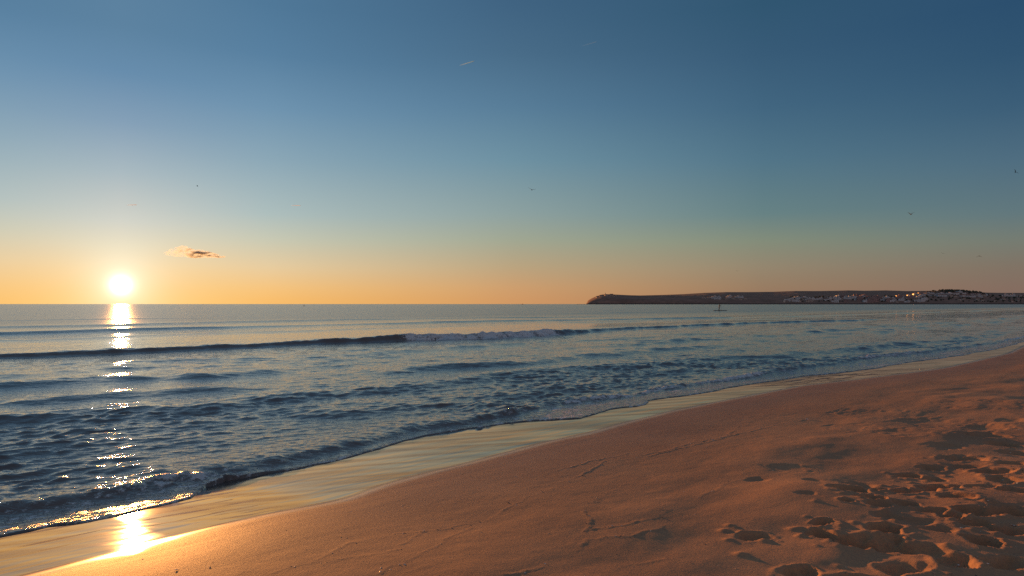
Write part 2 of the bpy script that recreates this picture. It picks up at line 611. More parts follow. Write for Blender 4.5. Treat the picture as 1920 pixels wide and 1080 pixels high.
S2 = spacing([(-40, 6), (-6, 0.5), (0.2, 0.04), (1, 0.028), (9, 0.034), (20, 0.07), (45, 0.18), (90, 0.5), (200, 2), (420, 6), (900, 30)])
N2 = spacing([(5.0, 0.06), (7.0, 0.032), (12, 0.048), (20, 0.08), (28, 0.12), (30.5, 0.07), (35.0, 0.07), (37, 0.14), (54, 0.28), (60, 0.28), (100, 0.9), (220, 4), (420, 12), (900, 60)])
s2, n2 = np.meshgrid(S2, N2)
s1 = S2[None, :]                       # things that only change along the shore
dS = np.gradient(S2)[None, :] + 0 * s2
dN = np.gradient(N2)[:, None] + 0 * s2
res = np.maximum(dS * 0.7, dN)
swash = np.interp(s1, sws, swn) + (fbm(s1 * 1.1, s1 * 0 + 3, 51, 4) - 0.5) * 0.35
Q = n2 - swash                         # metres of water seaward of the swash edge
zb = beach_h(s2, n2)
rg = np.random.default_rng(7)
h = np.zeros_like(s2); hx = np.zeros_like(s2); hy = np.zeros_like(s2)
patch = fbm(s2 * 0.22, n2 * 0.35, 61, 3)
surf = sstep(Q, 0.3, 3.0) * (1 - 0.72 * sstep(n2, 26, 36)) * (1 - 0.35 * sstep(n2, 50, 140))
inner = np.interp(s1, [0, 2.1, 5.4, 9, 14.9, 25.7, 45], [14.8, 14.7, 13.9, 13.6, 13.8, 11.5, 9.5]) + (fbm(s1 * 0.35, s1 * 0, 63, 3) - 0.5) * 1.8
steep = 1 - sstep(n2, inner - 0.6, inner + 0.9)
env = surf * np.clip(0.35 + 1.5 * (patch - 0.25), 0.25, 1.35) * (0.85 + 0.95 * steep)
M = 96
pw = [(fbm(s2 * 0.5 / q_, n2 * 0.5 / q_, 100 + i, 1) - 0.5) * 3.4 for i, q_ in enumerate((0.55, 0.8, 1.2, 1.7))]
for k in range(M):
    lam = 0.12 * (3.2 / 0.12) ** (((k + rg.random()) / M) ** 1.25)
    th = rg.normal(0, 0.62)
    kv = 2 * math.pi / lam
    cs, cn = math.sin(th), -math.cos(th)
    slope = 0.050 if lam < 0.32 else (0.024 if lam < 0.7 else 0.009)
    p0 = rg.uniform(0, 6.28)
    ix = np.ix_(np.flatnonzero(np.gradient(N2) * 2.5 < lam), np.flatnonzero(np.gradient(S2) * 1.75 < lam))
    ph = (kv * (s2[ix] * cs + n2[ix] * cn) + p0 + pw[min(3, int(4 * k / M))][ix] * (1 if k % 2 else -1)).astype(np.float32)
    wgt = slope * lam / (2 * math.pi) * env[ix] * np.clip((lam / res[ix] - 2.5) / 3, 0, 1)
    h[ix] += wgt * np.cos(ph)
    sn_ = np.sin(ph) * wgt * 1.15
    hx[ix] -= sn_ * cs; hy[ix] -= sn_ * cn


wx, wy = s2 + 0.5 * pw[1], n2 + 0.25 * pw[2]
for sc_, a_, sd in ((1.3, 0.018, 201), (2.6, 0.013, 203), (5.2, 0.007, 205)):
    ridge = 1 - np.abs(2 * vnoise(wx * 0.75 * sc_ + 0.35 * wy * sc_, wy * 1.7 * sc_, sd) - 1)
    h += a_ * (ridge ** 2 - 0.35) * env * (0.35 + 0.75 * steep) * np.clip((0.45 / sc_ / res - 2.0) / 3, 0, 1)


def roller(nc, A, wf, wb, trough=0.12):
    """a wave running in to the shore: steep towards the beach, long behind"""
    x = n2 - nc
    f = np.where(x < 0, np.exp(-np.abs(x / wf) ** 2.2), np.exp(-np.abs(x / wb) ** 1.5))
    tr = -trough * np.exp(-((x + wf * 2.2) / (wf * 1.4)) ** 2)
    return A * (f + tr)


wob = lambda f, a, sd: (fbm(s1 * f, s1 * 0 + sd, sd, 3) - 0.5) * a
main = path([(-60,673),(0,670),(200,664),(400,655),(600,645),(760,638),(900,636),(1045,627),(1150,619),(1300,611),(1450,605),(1600,601)])(s1) + wob(0.35, 1.3, 71)
sA, _ = curve_sn([(-60,673),(0,670),(200,664),(400,655),(600,645),(760,638),(900,636),(1045,627),(1150,619),(1300,611),(1450,605),(1600,601),(1750,598)], 0)
Amain = np.interp(s1, sA, [.15, .16, .18, .21, .25, .30, .34, .31, .17, .15, .13, .15, 0.0])
Amain = Amain * (0.55 + 0.55 * fbm(s1 * 0.5, s1 * 0 + 1, 72, 3))
h += roller(main + 0.40, Amain, 0.34, 2.6) * (1 + 0.5 * (fbm(s2 * 1.5, n2 * 1.2, 74, 3) - 0.5))
sb0, sb1 = sA[5], sA[7]                # stretch of the wave that has broken
brk = sstep(s1, sb0 - 0.6, sb0 + 0.8) * (1 - sstep(s1, sb1 - 0.5, sb1 + 0.4))
xm = n2 - main
roll = brk * np.exp(-((xm - 0.05) / 0.62) ** 2)
lump = fbm(s2 * 2.2, n2 * 2.6, 73, 4) - 0.45
h += roll * (0.03 + 0.38 * lump)
foam = np.clip(roll * 1.35, 0, 1) * np.clip(0.75 + 1.4 * lump, 0, 1)
trail = brk * sstep(xm, 0.0, 0.4) * (1 - sstep(xm, 0.5, 2.2))
foam = np.maximum(foam, trail * np.clip(3.0 * (fbm(s2 * 1.5, n2 * 2, 75, 3) - 0.42), 0, 0.6))
# swell further out
far = path([(-80,628),(0,627),(225,620),(490,612),(700,607),(950,602),(1200,598),(1500,593)])(s1) + wob(0.12, 3.0, 77)
h += roller(far, 0.17 * (0.35 + 0.9 * vnoise(s1 * 0.06, s1 * 0, 79)), 1.0, 3.0)
h += roller(far + 15 + wob(0.05, 12, 81), 0.13 * vnoise(s1 * 0.05, s1 * 0, 181), 1.8, 5.0)
h += roller(far + 40 + wob(0.03, 30, 82), 0.15 * vnoise(s1 * 0.04, s1 * 0, 182), 2.5, 7.0)
h += roller(far - 9.5 + wob(0.1, 4, 85), 0.05 * vnoise(s1 * 0.08, s1 * 0, 80), 0.7, 2.0)
# reformed waves in the surf
for (nc, A, wf, wb, sd, fr) in ((20.0, .10, .6, 1.6, 83, .12), (16.6, .10, .55, 1.5, 87, .10), (24.0, .07, .8, 1.8, 91, .10), (11.3, .05, .4, .9, 93, .2)):
    amp = A * np.clip(3.0 * (fbm(s2 * fr * 2.2, n2 * 0.25 + sd, sd, 2) - 0.36), 0, 1.2) * (0.45 + 0.9 * vnoise(s2 * 1.4, n2 * 0.8, sd + 3))
    h += roller(nc + wob(0.25, 2.2, sd + 1) - 0.012 * s1 * (nc - 8) / 10, amp, wf, wb)
amp = 0.085 * np.clip(0.35 + 1.3 * (fbm(s1 * 0.3, s1 * 0 + 4, 94, 2) - 0.2), 0.3, 1.2)
h += roller(inner, amp, 0.45, 1.1)
# shore break
BREAK = [(-40,966),(0,962),(150,940),(270,918),(330,900),(500,872),(640,842),(780,808),(930,783),(1040,760),(1200,742),(1330,718),(1500,690),(1620,673),(1750,659),(1870,646),(1920,636)]
sB, nB = curve_sn(BREAK, 0.0)
shore = np.interp(s1, sB, nB) + 0.10 + wob(0.9, 0.35, 95)
Ash = 0.056 * np.clip(0.45 + 1.0 * vnoise(s1 * 0.7, s1 * 0 + 2, 97), 0.4, 1.3) * (1 - 0.35 * sstep(s1, 40, 60))
face = roller(shore, Ash, 0.17, 0.75, 0.05)
h += face * sstep(Q, 0.05, 0.7) * (1 + 1.1 * (fbm(s2 * 5.5, n2 * 3.0, 96, 3) - 0.5))
xs = n2 - shore
frac = np.clip(3.2 * (fbm(s1 * 0.55, s1 * 0 + 5, 99, 2) - 0.40), 0, 1)
lobe = np.exp(-((s1 - to_sn(*px_on(0, 330, 897))[0]) / 0.55) ** 2)
frac = np.maximum(frac * 0.75, lobe)
frac = np.maximum(frac, 0.9 * sstep(s1, to_sn(*px_on(0, 1830, 648))[0], to_sn(*px_on(0, 1900, 640))[0]))
sroll = frac * np.exp(-((xs + 0.10) / 0.16) ** 2)
lump2 = fbm(s2 * 7, n2 * 7, 101, 4) - 0.45
h += sroll * (0.01 + 0.16 * lump2)
foam = np.maximum(foam, np.clip(sroll * 1.3, 0, 1) * np.clip(0.7 + 1.6 * lump2, 0, 1))
# lace of foam between the break and the swash edge
lace = np.clip(1.1 - np.abs(fbm(s2 * 3.0, n2 * 6.0, 103, 4) - 0.5) * 6, 0, 1)
zone = sstep(Q, -0.02, 0.04) * (1 - sstep(xs, -0.5, 0.2)) * (0.35 + 0.65 * vnoise(s2 * 0.8, n2 * 0.8, 104))
foam = np.maximum(foam, 0.8 * zone * lace)
rim = np.exp(-((Q - 0.05) / 0.045) ** 2) * np.clip(2.0 * (vnoise(s1 * 1.3, s1 * 0 + 8, 105) - 0.25), 0.05, 1)
foam = np.maximum(foam, 0.75 * rim)
surf_lace = np.clip(1 - np.abs(fbm(s2 * 0.9, n2 * 1.6, 107, 4) - 0.5) * 12, 0, 1) * sstep(n2, 17, 20) * (1 - sstep(n2, 29, 33)) * sstep(s2, 18, 30)
foam = np.maximum(foam, 0.22 * surf_lace)
edgefade = sstep(s2, -40, -8) * (1 - sstep(s2, 500, 880)) * (1 - sstep(n2, 500, 880))
# the last film of water runs up the sand and ends in a rounded lip
film = zb + 0.020 * np.sqrt(np.clip(Q / 0.10, 0, 1)) + 0.010 * sstep(Q, 0.1, 0.9) + np.clip(h, -0.05, 1) * sstep(Q, 0.15, 1.4) * 0.8
level = h
zz = np.maximum(level * edgefade, film)
zz = np.where(n2 > swash + 2.6, level * edgefade, zz)
blend = sstep(Q, 1.6, 2.6)
zz = np.where(Q > 1.6, (1 - blend) * np.maximum(level * edgefade, film) + blend * level * edgefade, zz)
zz = np.where(Q < 0, zb - 0.03 - 0.05 * np.clip(-Q, 0, 1), zz)
mv = sstep(Q, 0.5, 2.0) * edgefade
x2, y2 = to_xy(s2 + hx * mv, n2 + hy * mv)
depth = np.clip((zz - zb) / 1.2, 0, 1)
depth = depth * (1 - 0.8 * np.exp(-((n2 - main) / 1.6) ** 2) * sstep(60 - s1, 0, 40))   # sand stirred up under the breaking wave

water = bpy.data.materials.new('sea_water')
water.use_nodes = True
g = NT(water.node_tree)
bs = water.node_tree.nodes['Principled BSDF']
t = g.n('ShaderNodeTexCoord')
pos = t.outputs['Object']
dep = g.n('ShaderNodeAttribute', attribute_name='depth').outputs['Fac']
fo = g.n('ShaderNodeAttribute', attribute_name='foam').outputs['Fac']
calm = g.n('ShaderNodeAttribute', attribute_name='calm').outputs['Fac']
mp = g.n('ShaderNodeMapping')
g.put(mp.inputs[0], pos)
mp.inputs['Rotation'].default_value = (0, 0, -R(45))
mp.inputs['Scale'].default_value = (0.45, 1.2, 1)
v = mp.outputs[0]
body = g.mix(g.rng(dep, 0.02, 0.8), (0.15, 0.112, 0.092), (0.092, 0.11, 0.118))
ft = g.rng(g.noise(pos, 9.0, 6, 0.7), 0.36, 0.62)
fk = g.rng(g.m('ADD', fo, g.m('MULTIPLY', g.m('SUBTRACT', ft, 0.5), 0.9)), 0.38, 0.75)
fk = g.m('MULTIPLY', fk, g.rng(fo, 0.0, 0.12))
g.put(bs.inputs['Base Color'], g.mix(fk, body, (0.66, 0.67, 0.66)))
g.put(bs.inputs['Roughness'], g.m('ADD', g.m('ADD', 0.025, g.m('MULTIPLY', calm, 0.17)), g.m('MULTIPLY', fk, 0.5)))
bs.inputs['IOR'].default_value = 1.333
a1 = g.noise(v, 2.2, 3, 0.5)
a2 = g.noise(v, 9.0, 3, 0.55)
a3 = g.noise(v, 34.0, 2, 0.5)
a0 = g.noise(v, 0.30, 3, 0.5)
hgt = g.m('ADD', g.m('MULTIPLY', a2, 0.021), g.m('MULTIPLY', a3, 0.0032))
hgt = g.m('ADD', hgt, g.m('MULTIPLY', g.m('ADD', g.m('MULTIPLY', a1, 0.09), g.m('MULTIPLY', a0, 0.30)), calm))
hgt = g.m('ADD', hgt, g.m('MULTIPLY', fk, g.m('MULTIPLY', ft, 0.02)))
bump = g.n('ShaderNodeBump')
bump.inputs['Distance'].default_value = 1.0
g.put(bump.inputs['Height'], hgt)
g.put(bump.inputs['Strength'], g.m('SUBTRACT', 0.75, g.m('MULTIPLY', calm, 0.10)))
g.put(bs.inputs['Normal'], bump.outputs[0])
calm_a = sstep(n2, 32, 90)
sea_me = grid_mesh('sea', np.stack([x2, y2, zz], -1), {'depth': depth, 'foam': foam, 'calm': calm_a}, water)
sea = link('sea', sea_me)
tag(sea, 'blue grey sea with small waves rolling onto the beach', 'sea', kind='structure')
# open sea beyond the detailed water, out past the horizon
FAR = 60000.0
s0, s1, n0_, n1_ = S2[0], S2[-1], N2[0], N2[-1]
bm = bmesh.new()
cA = [bm.verts.new((*to_xy(a, b), 0.0)) for a, b in ((s0, n0_), (s1, n0_), (s1, n1_), (s0, n1_))]
oA = [bm.verts.new((*to_xy(a, b), 0.0)) for a, b in ((s0 - 200, n0_ - 60), (FAR, -FAR * 0.2), (FAR, FAR), (s0 - FAR, FAR))]
oL = bm.verts.new((*to_xy(s0 - FAR, n0_), 0.0))
bm.faces.new((cA[1], oA[1], oA[2], cA[2]))
bm.faces.new((cA[2], oA[2], oA[3], cA[3]))
bm.faces.new((cA[3], oA[3], oL, cA[0]))
me = bpy.data.meshes.new('open_sea')
bmesh.ops.recalc_face_normals(bm, faces=bm.faces)
for f in bm.faces:
    if f.normal.z < 0: f.normal_flip()
bm.to_mesh(me); bm.free()
for nm, val in (('depth', 1.0), ('foam', 0.0), ('calm', 1.0)):
    at = me.attributes.new(nm, 'FLOAT', 'POINT')
    at.data.foreach_set('value', np.full(len(me.vertices), val, dtype=np.float32))
me.materials.append(water)
tag(link('open_sea', me), 'open sea reaching the horizon', 'sea', kind='structure')

# ------------------------------------------------------------------ headland with its town
YR, YC = 6500.0, 3850.0
SKY = [(1098,569.3),(1103,563),(1110,559),(1118,555.5),(1128,552.3),(1136,551.5),(1150,552),(1180,553.5),(1200,554),(1240,553),(1280,551.5),(1320,549),(1360,547.6),(1400,547.6),(1450,547),
       (1490,545.5),(1530,545.6),(1570,545),(1590,544.4),(1620,545.1),(1660,544.4),(1700,545.6),(1730,545.3),(1760,545),(1800,545.5),(1850,548.5),(1880,549),(1920,549),(2000,551),(2200,550),(2500,552)]
ang_k = np.array([(x - 960) / F for x, y in SKY]); top_k = np.array([(HORIZON - y) / F for x, y in SKY])


def land_h(a, Y):
    """ground height on the headland; a = X/Y bearing, Y = distance out"""
    a = np.asarray(a, float); Y = np.asarray(Y, float)
    top = np.interp(a, ang_k, top_k)
    tip = sstep(a, ang_k[0] - 0.0004, ang_k[0] + 0.004)
    t = np.clip((Y - YC) / (YR - YC), 0, 1)
    town = np.interp(t, [0, .006, .05, .10, .20, .5, 1], [0, .10, .34, .50, .62, .78, 1])
    cape = np.interp(t, [0, .004, .03, .08, .20, .5, 1], [0, .25, .62, .82, .92, .96, 1])
    w_ = sstep(a, 0.16, 0.34)
    g_ = cape * (1 - w_) + town * w_
    z = Y * top * g_ + HC * t
    z = np.where(Y > YR, (YR * top + HC) * np.maximum(0, 1 - (Y - YR) / 1500.0), z)
    z = z + (fbm(a * 90, Y / 70.0, 121, 4) - 0.5) * 7.0 * sstep(t, 0.01, 0.06) * (1 - sstep(t, 0.6, 0.95))
    knoll = 36.0 * np.exp(-np.abs((a - (1790 - 960) / F) / 0.062) ** 3) * np.exp(-((Y - 4360) / 190.0) ** 2)
    return np.where(t <= 0, -2.0, np.maximum((z + knoll) * tip, -2.0))


A_ = np.linspace(0.095, 1.25, 700)
Y_ = np.concatenate([np.linspace(YC - 20, YC + 60, 8), np.linspace(YC + 75, 4700, 50), np.linspace(4760, YR + 60, 24), np.linspace(YR + 100, YR + 1700, 10)])
AA, YG = np.meshgrid(A_, Y_)
ZG = land_h(AA, YG)
land = bpy.data.materials.new('scrub_hillside')
land.use_nodes = True
g = NT(land.node_tree)
bs = land.node_tree.nodes['Principled BSDF']
t = g.n('ShaderNodeTexCoord')
pz = g.n('ShaderNodeSeparateXYZ'); g.put(pz.inputs[0], t.outputs['Object'])
f1 = g.noise(t.outputs['Object'], 0.012, 6, 0.65)
c = g.mix(g.rng(f1, 0.38, 0.62), (0.26, 0.145, 0.10), (0.38, 0.21, 0.145))
c = g.mix(g.rng(g.noise(t.outputs['Object'], 0.05, 4, 0.7), 0.5, 0.68), c, (0.17, 0.12, 0.085))
c = g.mix(g.rng(pz.outputs[2], 9.0, 3.0), c, (0.10, 0.075, 0.06))
g.put(bs.inputs['Base Color'], c)
bs.inputs['Roughness'].default_value = 1.0
bs.inputs['Specular IOR Level'].default_value = 0.1
headland = link('headland', grid_mesh('headland', np.stack([AA * YG, YG, ZG], -1), {}, land))
tag(headland, 'long low brown headland across the bay', 'headland', kind='structure')

wall_white = speckle(material('white_wall', (0.78, 0.74, 0.70), 0.9), 0.12, 0.3)
wall_cream = speckle(material('cream_wall', (0.64, 0.54, 0.44), 0.9), 0.12, 0.3)
wall_pink = speckle(material('pink_wall', (0.46, 0.30, 0.26), 0.9), 0.12, 0.3)
roof_tile = speckle(material('clay_roof', (0.26, 0.12, 0.08), 0.95), 0.25, 0.8)
roof_flat = speckle(material('flat_roof', (0.25, 0.22, 0.20), 0.95), 0.2, 0.5)
glass = material('window_glass', (0.02, 0.025, 0.03), 0.36)
glass.node_tree.nodes['Principled BSDF'].inputs['IOR'].default_value = 1.4


def windows(bm, w, d, h, storeys, bays, mat):
    """recessed dark panes on the four walls: set slightly proud frames would be lost at this size"""
    sh = h / storeys
    for k in range(storeys):
        for b in range(bays):
            x = -w / 2 + w * (b + 0.5) / bays
            for sy in (-1, 1):
                box(bm, (x, sy * (d / 2 + 0.02), k * sh + sh * 0.52), (w / bays * 0.5, 0.16, sh * 0.5), mat)
        for b in range(max(1, bays // 2)):
            y = -d / 2 + d * (b + 0.5) / max(1, bays // 2)
            for sx in (-1, 1):
                box(bm, (sx * (w / 2 + 0.02), y, k * sh + sh * 0.52), (0.16, d / max(1, bays // 2) * 0.5, sh * 0.5), mat)


def flat_block(w, d, h, storeys, bays, wing=True):
    bm = bmesh.new()
    box(bm, (0, 0, h / 2 - 2), (w, d, h + 4), 0)
    box(bm, (0, 0, h + 0.15), (w + 0.5, d + 0.5, 0.4), 1)
    box(bm, (w * 0.15, 0, h + 1.4), (w * 0.3, d * 0.4, 2.6), 0)
    if wing:
        box(bm, (-w * 0.68, d * 0.1, h * 0.32 - 2), (w * 0.42, d * 0.7, h * 0.64 + 4), 0)
        box(bm, (-w * 0.68, d * 0.1, h * 0.64 + 0.15), (w * 0.45, d * 0.74, 0.4), 1)
    windows(bm, w, d, h, storeys, bays, 2)
    return bm


def gable_house(w, d, h, storeys, bays):
    bm = bmesh.new()
    box(bm, (0, 0, h / 2 - 2), (w, d, h + 4), 0)
    v = [bm.verts.new(p) for p in ((-w / 2 - .5, -d / 2 - .6, h), (w / 2 + .5, -d / 2 - .6, h), (w / 2 + .5, d / 2 + .6, h), (-w / 2 - .5, d / 2 + .6, h), (-w / 2 - .5, 0, h + d * .28), (w / 2 + .5, 0, h + d * .28))]
    for ix in ((0, 1, 5, 4), (2, 3, 4, 5), (0, 4, 3), (1, 2, 5), (3, 2, 1, 0)):
        f = bm.faces.new([v[i] for i in ix]); f.material_index = 1
    box(bm, (w * 0.25, d * 0.12, h + d * 0.24), (1.0, 1.0, 2.4), 0)
    windows(bm, w, d, h, storeys, bays, 2)
    return bm


def mesh_of(name, bm, mats):
    me = bpy.data.meshes.new(name)
    bmesh.ops.recalc_face_normals(bm, faces=bm.faces)
    bm.to_mesh(me); bm.free()
    for m in mats: me.materials.append(m)
    return me


KINDS = {
    'white_block': ([mesh_of('white_block', flat_block(18, 12, 10, 3, 5), (wall_white, roof_flat, glass)), mesh_of('white_block', flat_block(26, 12, 8, 2, 7), (wall_white, roof_flat, glass))],
                    'apartment_block', 'pale flat roofed block', 'building', 'pale flat roofed blocks'),
    'cream_house': ([mesh_of('cream_house', gable_house(13, 10, 6, 2, 4), (wall_cream, roof_tile, glass)), mesh_of('cream_house', gable_house(17, 9, 5, 2, 4), (wall_cream, roof_tile, glass))],
                    'house', 'cream house with clay roof', 'house', 'cream tiled houses'),
    'pink_block': ([mesh_of('pink_block', flat_block(20, 14, 15, 5, 5, False), (wall_pink, roof_flat, glass))],
                   'apartment_block', 'taller pinkish apartment block', 'building', 'pinkish apartment blocks'),
    'long_terrace': ([mesh_of('long_terrace', gable_house(46, 10, 6, 2, 12), (wall_white, roof_tile, glass))],
                     'terrace', 'long low white terrace', 'building', 'long white terraces'),
}
rnd = random.Random(12)


def land_at(px, Y):
    a = (px - 960) / F
    return a * Y, Y, float(land_h(np.array(a), np.array(Y)))


def put_house(kind, px, Y, rz=None, sc_=1.0):
    mes, name, label, cat, grp = KINDS[kind]
    o = bpy.data.objects.new(name, rnd.choice(mes))
    COL.objects.link(o)
    o.location = land_at(px, Y)
    o.rotation_euler = (0, 0, rnd.uniform(-0.5, 0.5) if rz is None else rz)
    o.scale = (sc_,) * 3
    tag(o, label, cat, grp)
    return o


CLUSTERS = [  # picture x range, distance range, count, kinds, where
    (1318, 1405, 4000, 4200, 12, ('white_block', 'cream_house'), 'in the sparse left end of the far town'),
    (1120, 1160, 4050, 4300, 6, ('cream_house',), 'on the cape beside the lighthouse'),
    (1478, 1560, 3900, 4060, 22, ('white_block', 'cream_house'), 'near the far shore right of the lone glinting house'),
    (1555, 1640, 3890, 4100, 30, ('white_block', 'cream_house', 'white_block', 'pink_block'), 'in the crowded middle of the far town'),
    (1630, 1735, 3890, 4060, 32, ('white_block', 'cream_house', 'pink_block', 'white_block'), 'in the far town below the glinting villas'),
    (1724, 1765, 4150, 4250, 9, ('white_block', 'long_terrace'), 'on the slope just right of the glinting villas'),
    (1760, 1850, 4110, 4230, 18, ('long_terrace', 'white_block', 'cream_house'), 'on the front of the wooded knoll'),
    (1880, 1925, 4350, 4600, 10, ('white_block', 'cream_house'), 'on the ridge at the right picture edge'),
    (1790, 1920, 3920, 4020, 8, ('cream_house',), 'low by the shore under the wooded knoll'),
]
for (a, b, y0, y1, cnt, kinds, where) in CLUSTERS:
    for i in range(cnt):
        o = put_house(rnd.choice(kinds), a + (b - a) * (i + rnd.random()) / cnt, rnd.uniform(y0, y1), None, rnd.uniform(1.0, 1.6))
        o['label'] = o['label'] + ' ' + where
        o['group'] = o['group'] + ' ' + where

# three buildings whose glass side walls throw the low sun back at the beach
def glint_building(px, Y, label, w, h):
    t_ = empty('villa', land_at(px, Y))
    t_.rotation_euler = (0, 0, 0)
    bm = bmesh.new()
    box(bm, (0, 0, h / 2 - 2), (w, w * .7, h + 4), 0)
    box(bm, (0, 0, h + .2), (w + .6, w * .7 + .6, .4), 1)
    box(bm, (w * .1, 0, h + 1.5), (w * .5, w * .35, 2.4), 0)
    bm_obj('wall', bm, [wall_cream, roof_flat], t_)
    # sun bearing and camera bearing seen from here: the pane that joins them faces half way between
    to_cam = Vector((-t_.location.x, -t_.location.y, HC - t_.location.z)).normalized()
    half = (to_cam + SUN_DIR).normalized()
    rz = math.atan2(half.y, half.x)
    for k in range(3):
        bm = bmesh.new()
        box(bm, (0, 0, 0), (0.3, w * .3, h * .42), 0)
        p = bm_obj('window', bm, glass, t_)
        p.location = (-w * .5 - 0.6 * abs(math.sin(rz)) - 0.9, (-0.33 + 0.33 * k) * w * 0.66, h * .55)
        p.rotation_euler = (0, 0, rz)
    tag(t_, label, 'house')


glint_building(1716, 4230, 'broad villa on the far hillside with windows flashing brightest gold', 24, 13)
glint_building(1704, 4240, 'far villa with gold flashing windows just left of the brightest one', 18, 9)
glint_building(1470, 3900, 'lone small house by the far shore with windows flashing orange', 12, 9)

# lighthouse on the cape
lh = empty('lighthouse', land_at(1135, 4300))
bm = bmesh.new(); box(bm, (0, 0, 2), (12, 9, 8)); bm_obj('keepers_house', bm, wall_cream, lh)
bm = bmesh.new(); tube(bm, [(0, 0, 0), (0, 0, 6), (0, 0, 14)], [2.6, 2.2, 1.9], 10); bm_obj('tower', bm, wall_cream, lh)
bm = bmesh.new(); tube(bm, [(0, 0, 14), (0, 0, 14.6), (0, 0, 14.7), (0, 0, 17), (0, 0, 18.4)], [2.6, 2.6, 1.4, 1.4, 0.1], 10); bm_obj('lantern', bm, roof_flat, lh)
tag(lh, 'small lighthouse on top of the cape at the tip of the headland', 'lighthouse')

# pines and scrub among the houses: far-off woods that read as one mass
leaf = speckle(material('pine_green', (0.06, 0.062, 0.04), 1.0), 0.3, 0.2)
bm = bmesh.new()
for i in range(640):
    if i < 330:
        px = rnd.gauss(1797, 24); Y = rnd.uniform(4240, 4480); sz = rnd.uniform(3, 6)
    else:
        px = rnd.uniform(1480, 1925); Y = rnd.uniform(3900, 4300); sz = rnd.uniform(3, 6.5)
    x, y, z = land_at(px, Y)
    r = bmesh.ops.create_icosphere(bm, subdivisions=1, radius=sz, matrix=Matrix.Translation((x, y, z + sz * 0.6)) @ Matrix.Diagonal((1, 1, rnd.uniform(.6, 1.1), 1)))
    for v_ in r['verts']:
        v_.co += Vector((rnd.gauss(0, .16), rnd.gauss(0, .16), rnd.gauss(0, .16))) * sz
wood = bm_obj('pine_scrub', bm, leaf)
tag(wood, 'dark pines and scrub among the far houses', 'scrub', kind='stuff')

# ------------------------------------------------------------------ paddler
def at_sea(px, dist, z=0.0):
    return ((px - 960) / F * dist, dist, z)


D = 195.0
dark = material('dark_wetsuit', (0.012, 0.014, 0.018), 0.7)
board_m = material('dark_board', (0.035, 0.05, 0.06), 0.4)
loc = at_sea(1350.5, D)
pb = empty('paddle_board', (loc[0], loc[1], 0.03))
bm = bmesh.new()
tube(bm, [(-2.05, 0, .12), (-1.9, 0, .10), (-1.2, 0, .07), (0, 0, .06), (1.2, 0, .08), (1.8, 0, .15), (2.05, 0, .22)],
     [(.05, .03), (.22, .08), (.38, .11), (.42, .115), (.36, .11), (.18, .08), (.03, .03)], 12)
bm_obj('hull', bm, board_m, pb, True)
bm = bmesh.new(); box(bm, (-0.2, 0, .182), (1.3, .55, .012)); bm_obj('deck_pad', bm, dark, pb)
bm = bmesh.new(); tube(bm, [(-1.7, 0, .05), (-1.75, 0, -.1), (-1.85, 0, -.22)], [(.02, .1), (.015, .07), (.01, .03)], 6); bm_obj('fin', bm, dark, pb)
tag(pb, 'dark paddle board floating on calm water off the headland', 'paddle board')

pp = Vector((loc[0] - 0.35, loc[1], 0.215))
verts = [(0, 0, .95), (.03, 0, 1.15), (.10, 0, 1.40), (.14, 0, 1.52), (.18, 0, 1.66), (.19, 0, 1.74),      # pelvis .. head
         (.02, -.10, .88), (.08, -.13, .48), (.0, -.14, .09), (.16, -.15, .03),                         # right leg
         (.0, .10, .88), (.06, .13, .48), (-.06, .14, .09), (.10, .15, .03),                             # left leg
         (.10, -.19, 1.40), (.30, -.24, 1.20), (.52, -.14, 1.08),                                        # right arm
         (.10, .19, 1.40), (.34, .20, 1.32), (.56, .02, 1.36)]                                           # left arm, high on the paddle
edges = [(0, 1), (1, 2), (2, 3), (3, 4), (4, 5), (0, 6), (6, 7), (7, 8), (8, 9), (0, 10), (10, 11), (11, 12), (12, 13), (2, 14), (14, 15), (15, 16), (2, 17), (17, 18), (18, 19)]
rad = [.15, .15, .17, .065, .105, .09, .105, .07, .05, .045, .105, .07, .05, .045, .07, .05, .04, .07, .05, .04]
me = bpy.data.meshes.new('person')
me.from_pydata(verts, edges, [])
per = link('person', me)
per.location = pp
sk = per.modifiers.new('skin', 'SKIN')
for v_, r_ in zip(me.skin_vertices[0].data, rad):
    v_.radius = (r_, r_)
me.skin_vertices[0].data[0].use_root = True
sk.use_smooth_shade = True
ss = per.modifiers.new('sub', 'SUBSURF'); ss.levels = 1; ss.render_levels = 1
me.materials.append(dark)
tag(per, 'person in dark clothing standing on the paddle board and paddling', 'person')
pd = empty('paddle', pp)
bm = bmesh.new(); tube(bm, [(.57, .0, 1.42), (.55, -.12, .7), (.52, -.42, .1)], [.016, .016, .016], 6); bm_obj('shaft', bm, dark, pd)
bm = bmesh.new(); tube(bm, [(.52, -.42, .1), (.52, -.46, -.02), (.50, -.50, -.28)], [(.02, .02), (.09, .015), (.07, .01)], 8); bm_obj('blade', bm, dark, pd)
bm = bmesh.new(); tube(bm, [(.57, -.06, 1.42), (.57, .06, 1.42)], [.02, .02], 6); bm_obj('grip', bm, dark, pd)
tag(pd, 'long dark paddle held upright by the standing person', 'paddle')

